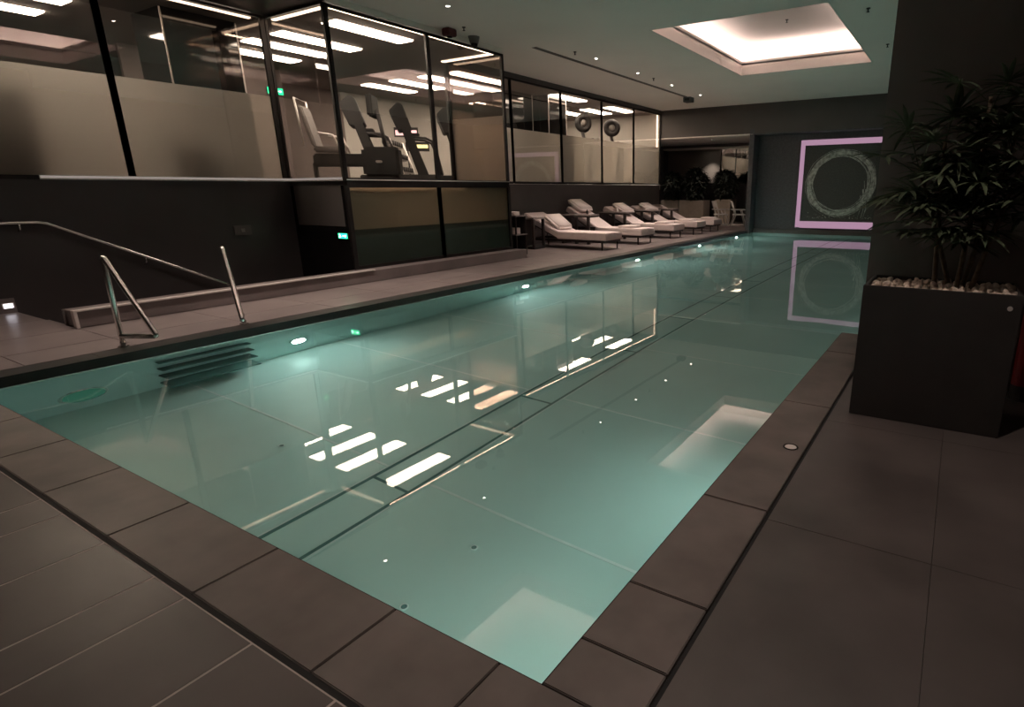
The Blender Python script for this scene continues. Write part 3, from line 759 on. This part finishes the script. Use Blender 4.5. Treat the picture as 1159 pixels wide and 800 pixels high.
for i, (x, y, wx, h, lab) in enumerate(((-11.45, 24.9, .85, .98, 'tan square planter with dark shrub, leftmost in the alcove'),
                          (-10.35, 24.8, 1.15, .98, 'largest tan planter with dark shrub in the middle of the alcove'),
                          (-9.05, 25.2, .72, 1.02, 'small tan planter with dark shrub nearest the white chairs'))):
    t = empty('potted_shrub', (x, y, .15)); tag(t, lab, 'plant', 'tan planters in the alcove')
    m_ = MB(); box_planter(m_, wx, .8, h); m_.build('planter', M['planter_tan'], t)
    m_ = MB(); m_.box(-wx/2+.03, wx/2-.03, -.37, .37, h-.08, h-.05); m_.build('soil', M['wood_dark'], t)
    m_ = MB()
    rr = random.Random(20+i)
    for q in range(5):
        m_.tube([(rr.uniform(-.2, .2), rr.uniform(-.2, .2), h-.06), (rr.uniform(-.3, .3), rr.uniform(-.3, .3), h+.6)], .014, 6)
    m_.build('stem', M['cane'], t)
    leafy('leaf_dark', 1100, .46, h+.02, h+1.15+.2*(i == 1), rr, .24, .07).build('foliage', M['leaf_dark'], t, norm=False)
t = empty('lamp_box', (-10.0, 24.35, 1.12)); 
col.objects.unlink(t); bpy.data.objects.remove(t)

def arm_chair(loc, rz, label):
    t = empty('armchair', loc, rz); tag(t, label, 'chair', 'white chairs in the alcove')
    for s in (-1, 1):
        m_ = MB(); m_.tube([(s*.28, -.30, 0), (s*.27, -.10, .64)], .020); m_.build('leg', M['chair_white'], t)
        m_ = MB(); m_.tube([(s*.28, .30, 0), (s*.27, .12, .45), (s*.27, .30, .98)], .020); m_.build('leg', M['chair_white'], t)
        m_ = MB(); m_.box(s*.27-.035, s*.27+.035, -.28, .30, .63, .665, .01); m_.build('armrest', M['chair_white'], t)
    m_ = MB(); m_.box(-.26, .26, -.26, .22, .42, .47, .015); m_.build('seat', M['chair_white'], t)
    m_ = MB(); m_.tube([(-.27, -.26, .04), (.27, -.26, .04)], .015); m_.tube([(-.27, .26, .04), (.27, .26, .04)], .015); m_.tube([(-.28, -.26, .04), (-.28, .26, .04)], .015); m_.tube([(.28, -.26, .04), (.28, .26, .04)], .015); m_.build('stretcher', M['chair_white'], t)
    m_ = MB(); m_.prism([(.20, .72), (.23, .71), (.33, .98), (.30, .99)], 'x', -.27, .27, .008); m_.build('backrest', M['chair_white'], t)
    return t
arm_chair((-8.62, 23.45, .15), 2.2, 'white metal framed armchair in the alcove nearer the planters')
arm_chair((-7.88, 23.55, .15), 2.0, 'white metal framed armchair in the alcove against the right wall edge')

# ------------------------------------------------------------------ sun loungers
def lounger():
    t = empty('sun_lounger')
    # local x: foot at 0, head towards -x ; width along y
    m_ = MB()
    for y in (-.43, .39): m_.box(-2.72, -.02, y, y+.04, .20, .265, .004)
    for x in (-.06, -2.72, -1.40): m_.box(x, x+.04, -.39, .39, .21, .262, .004)
    m_.box(-1.60, -.02, -.39, .39, .25, .265)
    m_.build('frame', M['wood_dark'], t)
    for x in (-.12, -2.55):
        for y in (-.41, .41):
            q = MB(); q.cyl((x, y, 0), (x, y, .24), .020, .030, 12); q.build('leg', M['wood_dark'], t)
    q = MB(); q.box(-1.62, .02, -.45, .45, .265, .465, .022); q.build('mattress', M['cushion'], t)
    return t
def add_back(t, ang):
    R4 = Matrix.Translation((-1.58, 0, .29)) @ Matrix.Rotation(ang, 4, 'Y')
    q = MB(); q.box(-1.34, .02, -.45, .45, 0, .175, .022, R4); q.build('back_cushion', M['cushion'], t)
    q = MB(); q.box(-1.34, .0, -.41, .41, -.035, .0, .004, R4); q.build('backrest', M['wood_dark'], t)
    q = MB(); q.tube([(-2.55, -.34, .24), R4 @ Vector((-.9, -.34, -.02))], .014); q.tube([(-2.55, .34, .24), R4 @ Vector((-.9, .34, -.02))], .014)
    q.build('backrest_strut', M['wood_dark'], t)
specs = [(-8.22, 14.0, .40, 'cream sun lounger with a leaning pillow, first beyond the glass box'),
         (-8.20, 16.05, .52, 'cream sun lounger with a steeply raised back, second beyond the glass box'),
         (-8.25, 18.45, .46, 'cream sun lounger in the middle of the row of five'),
         (-8.25, 20.45, .44, 'cream sun lounger last but one from the alcove'),
         (-8.25, 22.15, .44, 'cream sun lounger at the far end of the row by the alcove')]
base = lounger()
lgs = [base] + [copy_tree(base) for _ in specs[1:]]
for o, (x, y, ang, lab) in zip(lgs, specs):
    o.location = (x, y, 0); tag(o, lab, 'sun lounger', 'cream sun loungers in a row along the wall')
    add_back(o, ang)
# pillows and towels lie on the loungers
for (x, y, z, ang, lab) in ((-10.12, 14.0, .66, .62, 'cream pillow leaning on the back of the nearest sun lounger'), (-10.70, 16.05, 1.06, .52, 'cream pillow on top of the raised back of the second sun lounger'),
                       (-10.45, 18.45, .90, .46, 'cream pillow on the back of the middle sun lounger'), (-10.45, 20.45, .87, .44, 'cream pillow on the back of the last but one lounger')):
    R4 = Matrix.Translation((x, y, z)) @ Matrix.Rotation(ang, 4, 'Y')
    t = empty('pillow', (x, y, z)); tag(t, lab, 'pillow', 'cream pillows on the loungers')
    q = MB(); q.box(-.32, .32, -.36, .36, -.0, .15, .055, Matrix.Rotation(ang, 4, 'Y')); q.build('pillow_cover', M['towel'], t, smooth=True)
for (x, y, lab) in ((-8.85, 16.05, 'folded white towel on the foot of the second sun lounger'), (-8.8, 18.45, 'folded white towel on the foot of the middle sun lounger'), (-8.8, 20.45, 'folded white towel on the foot of the last but one lounger'), (-8.62, 22.15, 'folded white towel on the foot of the farthest lounger')):
    q = MB()
    for k in range(3): q.box(-.24+.006*k, .24-.004*k, -.32, .32, .024*k, .024*k+.026, .011)
    o = q.build('folded_towel', M['towel'], None, (x, y, .466), smooth=True); tag(o, lab, 'towel', 'folded towels on the loungers')

# side tables beside the backrests
def side_table():
    t = empty('side_table')
    q = MB(); q.box(-.56, .56, -.25, .25, .845, .885, .005); q.build('table_top', M['table_top'], t)
    q = MB(); q.box(-.54, .54, -.23, .23, .80, .845); q.build('apron', M['wood_dark'], t)
    for x in (.0, .44):
        q = MB(); q.box(x-.045, x+.045, -.23, -.16, 0, .80, .004); q.build('leg', M['wood_dark'], t)
    q = MB(); q.box(-.54, -.47, -.23, .23, 0, .80, .004); q.build('leg', M['wood_dark'], t)
    q = MB(); q.box(-.47, .44, .17, .20, .12, .50, .004); q.build('back_board', M['wood_dark'], t)
    return t
base = side_table(); k = 0
for (x, y, lab) in ((-10.13, 15.2, 'dark side table with pale top between the first and second loungers'), (-10.13, 17.45, 'dark side table with pale top between the second and middle loungers'),
               (-10.15, 19.55, 'dark side table with pale top beyond the middle lounger'), (-10.2, 21.30, 'dark side table with pale top before the farthest lounger')):
    o = base if k == 0 else copy_tree(base); k += 1
    o.location = (x, y, 0); tag(o, lab, 'side table', 'dark side tables between the loungers')
# bin-like cabinet table beside the first lounger
t = empty('cabinet_table', (-10.53, 13.2, 0)); tag(t, 'black open cabinet table with thin top beside the nearest lounger', 'side table')
q = MB(); q.box(-.38, .38, -.27, .27, .82, .86, .005); q.build('table_top', M['table_top'], t)
q = MB(); q.box(.29, .36, -.26, -.19, .03, .82, .004); q.box(.29, .36, .19, .26, .03, .82, .004); q.build('leg', M['wood_dark'], t)
q = MB(); q.box(-.36, -.02, -.25, .25, .0, .82, .006); q.build('cabinet', M['black'], t)
q = MB(); q.box(-.02, .36, -.25, .25, .0, .08, .006); q.build('base', M['black'], t)
# drinks on tables
for (x, y, z, lab) in ((-9.85, 15.2, .886, 'small dark bottle on the first side table'), (-10.1, 17.45, .886, 'small pale cup on the second side table'), (-10.1, 19.55, .886, 'small pale cup on the third side table')):
    t = empty('bottle' if 'bottle' in lab else 'cup', (x, y, z)); tag(t, lab, 'bottle' if 'bottle' in lab else 'cup')
    mt = M['wood_dark'] if 'dark' in lab else M['towel']
    q = MB(); q.cyl((0, 0, 0), (0, 0, .09), .035, n=16); q.cyl((0, 0, .09), (0, 0, .12), .034, .014, n=16); q.build('body', mt, t)
    q = MB(); q.cyl((0, 0, .12), (0, 0, .14), .015, n=12); q.build('cap', mt, t)
# towel trolley half hidden by the glass box
t = empty('towel_trolley', (-9.98, 11.72, 0)); tag(t, 'black two-tier towel trolley at the right end of the glass box', 'trolley')
for z in (.50, .96):
    q = MB(); q.box(-.42, .40, -.22, .22, z, z+.03, .004); q.build('shelf', M['table_top'], t)
for x in (-.38, .36):
    for y in (-.19, .19):
        q = MB(); q.box(x-.018, x+.018, y-.018, y+.018, 0, .97); q.build('leg', M['frame'], t)
q = MB(); q.box(-.38, -.36, -.19, .19, .1, .95); q.box(-.36, .34, .17, .19, .1, .95); q.build('side_panel', M['black'], t)
for (z, n_, lab) in ((.99, 3, 'stack of folded white towels on top of the trolley'), (.53, 5, 'stack of folded white towels on the lower trolley shelf')):
    for j in range(n_):
        q = MB(); q.box(-.17+.004*(j % 2), .17, -.15, .15, .0, .03, .012)
        o = q.build('folded_towel', M['towel'], None, (-9.86, 11.66, z+.03*j), smooth=True)
        tag(o, 'folded white towel %s of the trolley towels %s' % (('lowest', 'second', 'third', 'fourth', 'fifth')[j] + ' from the bottom', 'on its top' if z > .9 else 'on its lower shelf'), 'towel', 'towels on the trolley')

# ------------------------------------------------------------------ rails
t = empty('handrail', (GX+.1, 3.1, 1.2)); tag(t, 'steel wall handrail sloping down beside the stairs on the black wall', 'handrail')
def P(x, y, z): return (x-(GX+.1), y-3.1, z-1.2)
q = MB(); q.tube([P(-11.1, -.5, 1.21), P(-11.1, 3.02, 1.208), P(-11.1, 3.12, 1.19), P(-11.1, 5.5, -.07), P(-11.1, 7.0, -.86)], .022); q.build('rail', M['steel'], t)
for y, z in ((.9, 1.21), (2.84, 1.21), (4.2, .62), (5.6, -.12)):
    q = MB(); q.tube([P(-11.1, y, z-.02), P(-11.11, y, z-.09), P(-11.2, y, z-.12)], .010, 8); q.build('bracket', M['steel'], t)
def grab(x, y, sy, label):
    t = empty('grab_rail', (x, y, 0)); tag(t, label, 'grab rail', 'steel grab rails beside the pool steps')
    d = Vector((.88, .47*sy, 0)).normalized()
    top = Vector((-.11, .04*sy, .97)); L = .40
    def bend(a, c, e, r, k=6):
        p = []
        u = (a-c).normalized(); v = (e-c).normalized()
        for i in range(k+1):
            s_ = i/k; p.append((c+u*r)*(1-s_)**2+c*2*s_*(1-s_)+(c+v*r)*s_**2)
        return p
    A = Vector((0, 0, 0)); B = top; C_ = d*L+Vector((0, 0, .12)); D = Vector((0, 0, .12))+d*.0
    q = MB(); q.tube([A]+bend(A, B, C_, .06)+bend(B, C_, D, .04)+[D], .026, 14); q.build('rail', M['steel'], t)
    q = MB(); q.cyl((0, 0, .0), (0, 0, .012), .05, n=24); q.cyl((0, 0, .012), (0, 0, .05), .03, n=24); q.build('foot_plate', M['steel'], t)
grab(-7.58, 2.49, 1, 'bent steel grab rail nearer the camera on the left pool edge')
grab(-7.58, 3.74, -1, 'bent steel grab rail farther along the left pool edge')
# wall plate and step light
t = empty('wall_switch', (GX, 5.79, .93)); tag(t, 'grey square access plate on the black wall', 'switch')
q = MB(); q.box(0, .02, -.15, .15, -.085, .085, .004); q.build('plate', M['wall_end'], t)
q = MB(); q.box(.02, .027, -.03, .03, -.03, .03, .002); q.build('button', M['grey'], t)
t = empty('step_light', (GX+.021, 2.52, .10)); tag(t, 'small square white light low on the black wall', 'light')
q = MB(); q.box(0, .012, -.062, .062, -.040, .040, .003); q.build('bezel', M['sill'], t)
q = MB(); q.box(.012, .018, -.045, .045, -.028, .028); q.build('lens', M['step_glow'], t)
# drain cover in the coping
t = empty('drain_cover', (-.745, 3.51, 0)); tag(t, 'round steel cover set in the right coping', 'drain cover')
q = MB(); q.cyl((0, 0, 0), (0, 0, .004), .036, n=28); q.build('lid', M['sill'], t)
q = MB(); q.tube([(.043*math.cos(a), .043*math.sin(a), .002) for a in [2*PI*k/28 for k in range(28)]], .005, 8, close=True); q.build('ring', M['black'], t)

# underwater lamps
first = None
def uw(x, y, z, s, label, mat='lamp_uw', r=.085):
    t = empty('pool_light', (x, y, z), 0 if s > 0 else PI); tag(t, label, 'pool light', 'underwater pool lights')
    q = MB(); q.cyl((0, 0, 0), (.018, 0, 0), r+.03, r+.02, n=28); q.build('bezel', M['steel'], t)
    q = MB(); q.cyl((.018, 0, 0), (.024, 0, 0), r, n=28); q.build('lens', M[mat], t)
uw(PX0, 4.2, -.85, 1, 'brightest underwater light on the left pool wall past the entry steps')
uw(PX0, 1.98, -.95, 1, 'dim greenish underwater light in the near left pool corner', 'lamp_uw_dim', .17)
uw(PX0, 8.9, -.85, 1, 'underwater light on the left pool wall opposite the glass box')
uw(PX0, 13.6, -.85, 1, 'underwater light on the left pool wall below the nearest lounger')
uw(PX0, 17.9, -.85, 1, 'underwater light on the left pool wall below the middle loungers')
uw(PX0, 21.6, -.85, 1, 'underwater light on the left pool wall near the artwork')
uw(PX1, 3.6, -.85, -1, 'underwater light hidden under the right coping', 'lamp_uw_right')
uw(PX1, 1.7, -.85, -1, 'underwater light in the near right pool corner', 'lamp_uw_right')
uw(PX2, 9.0, -.85, -1, 'underwater light on the right pool wall behind the column', 'lamp_uw_right')
uw(PX2, 14.0, -.85, -1, 'underwater light far along the right pool wall', 'lamp_uw_right')
uw(PX2, 19.0, -.85, -1, 'underwater light on the right pool wall near the artwork', 'lamp_uw_right')
# floor inlets
k = 0
for (x, y, lab) in ((-4.94, 2.56, 'small dark inlet on the pool floor left of the cover strip'), (-2.58, 2.48, 'small dark inlet on the pool floor near the second seam'), (-2.57, 1.87, 'small dark inlet on the pool floor nearest the camera')):
    t = empty('pool_inlet', (x, y, PB)); tag(t, lab, 'pool inlet', 'floor inlets')
    q = MB(); q.cyl((0, 0, 0), (0, 0, .012), .020, n=18); q.build('cap', M['pool_groove'], t)
    q = MB(); q.tube([(.022*math.cos(a), .022*math.sin(a), .008) for a in [2*PI*i/18 for i in range(18)]], .006, 6, close=True); q.build('ring', M['pool_line'], t)

# ------------------------------------------------------------------ foreground planter with lady palm and pebbles
t = empty('potted_palm', (-.055, 4.62, 0)); tag(t, 'lady palm in a tall charcoal planter before the brown column', 'plant')
q = MB(); box_planter(q, .93, .60, .955, .022, .07); q.build('planter', M['planter'], t)
q = MB(); q.cyl((.40, -.306, .87), (.40, -.299, .87), .015, n=18); q.build('lock', M['sill'], t)
q = MB(); q.box(-.44, .44, -.275, .275, .86, .905); q.build('soil', M['wood_dark'], t)
rp = random.Random(12)
canes = [((-.04, .02), (-.10, .02), 1.02), ((.09, .0), (.12, .04), 1.28), ((.12, .05), (.30, .0), 1.10), ((.17, -.03), (.42, -.02), 1.22), ((.06, .08), (-.24, .03), .86)]
def fan(m_, c, d, R, nl, rnd):
    """palmate leaf: leaflets radiating in a shallow cone round direction d"""
    d = d.normalized(); s = d.cross(Vector((0, 0, 1)))
    if s.length < .1: s = Vector((1, 0, 0))
    s.normalize(); up = s.cross(d).normalized()
    for i in range(nl):
        a = -1.9+3.8*i/(nl-1)+rnd.gauss(0, .07)
        dd = (d*math.cos(a)+s*math.sin(a)+up*.12).normalized()
        leaflet(m_, c, dd, R*(1-.25*abs(a)/1.9)*rnd.uniform(.88, 1.08), .030*rnd.uniform(.85, 1.15), rnd.uniform(.10, .40))
for k, ((bx, by), (tx, ty), h) in enumerate(canes):
    b0 = Vector((bx, by, .88)); tp = Vector((tx, ty, .88+h))
    mid = (b0+tp)/2+Vector((rp.uniform(-.03, .03), rp.uniform(-.02, .02), 0))
    q = MB(); pts = []
    for i in range(13):
        u = i/12; pts.append(b0*(1-u)**2+mid*2*u*(1-u)+tp*u*u)
    q.tube(pts, [.016-.005*(i/12)+.0015*(i % 2) for i in range(13)], 8)
    st = q.build('cane', M['cane'], t)
    lf = MB(); pet = MB()
    nf = 24
    for j in range(nf):
        u = .34+.66*j/(nf-1)
        p = b0*(1-u)**2+mid*2*u*(1-u)+tp*u*u
        a = j*2.4+k*1.3+rp.uniform(-.3, .3)
        el = rp.uniform(-.05, .75)+(.3 if j > nf-3 else 0)
        d = Vector((math.cos(a)*math.cos(el), math.sin(a)*math.cos(el)*.8, math.sin(el)))
        pl = rp.uniform(.14, .30); e = p+d*pl
        if e.y > .72: e.y = .72
        pet.tube([p, p+d*pl*.5+Vector((0, 0, .02)), e], .0035, 5)
        fan(lf, e, d+Vector((0, 0, -.25)), rp.uniform(.23, .33), rp.choice((9, 10, 11, 12)), rp)
    for v in lf.bm.verts:
        if v.co.y > .84: v.co.y = .84-(v.co.y-.84)*.2
    lf.build('foliage', M['leaf'], st, norm=False); pet.build('petiole', M['leaf'], st)
# pebbles
pm = []
for k in range(6):
    q = MB(); q.sphere((0, 0, 0), .024, (1, rp.uniform(.7, .95), rp.uniform(.6, .85)), 2, .07)
    pm.append(q)
protos = []
for k, q in enumerate(pm):
    o = q.build('pebble', M['pebble'], smooth=True); protos.append(o)
cnt = 0
for iy in range(13):
    for ix in range(21):
        x = -.42+ix*.042+rp.uniform(-.010, .010); y = -.262+iy*.0436+rp.uniform(-.010, .010)
        if abs(x) > .425 or abs(y) > .265: continue
        if cnt < 6: o = protos[cnt]
        else: o = protos[rp.randrange(6)].copy(); col.objects.link(o)
        z = .905+.013+.018*rp.random()*(1 if rp.random() < .8 else 1.8)
        o.location = (-.055+x, 4.62+y, z); o.rotation_euler = (rp.uniform(0, 1), rp.uniform(0, 1), rp.uniform(0, 6)); s_ = rp.uniform(.85, 1.25); o.scale = (s_, s_, s_)
        tag(o, 'cream pebble on the soil of the charcoal palm planter', 'pebble', 'pebbles in the palm planter'); cnt += 1
# fire extinguisher at the right frame edge
t = empty('fire_extinguisher', (.60, 5.30, 0)); tag(t, 'red fire extinguisher against the brown column at the right edge of the picture', 'fire extinguisher')
q = MB(); q.cyl((0, 0, .12), (0, 0, .66), .085, n=28); q.cyl((0, 0, .66), (0, 0, .74), .085, .03, n=28); q.build('cylinder', M['red'], t)
q = MB(); q.cyl((0, 0, 0), (0, 0, .12), .09, .082, n=28); q.build('foot_ring', M['black'], t)
q = MB(); q.cyl((0, 0, .74), (0, 0, .80), .022); q.box(-.015, .015, -.12, .04, .80, .815, .004); q.box(-.015, .015, -.10, .04, .84, .855, .004); q.build('valve', M['black'], t)
q = MB(); q.tube([(0, .0, .78), (.08, .0, .76), (.11, 0, .60), (.105, 0, .30)], .011, 8); q.build('hose', M['black'], t)
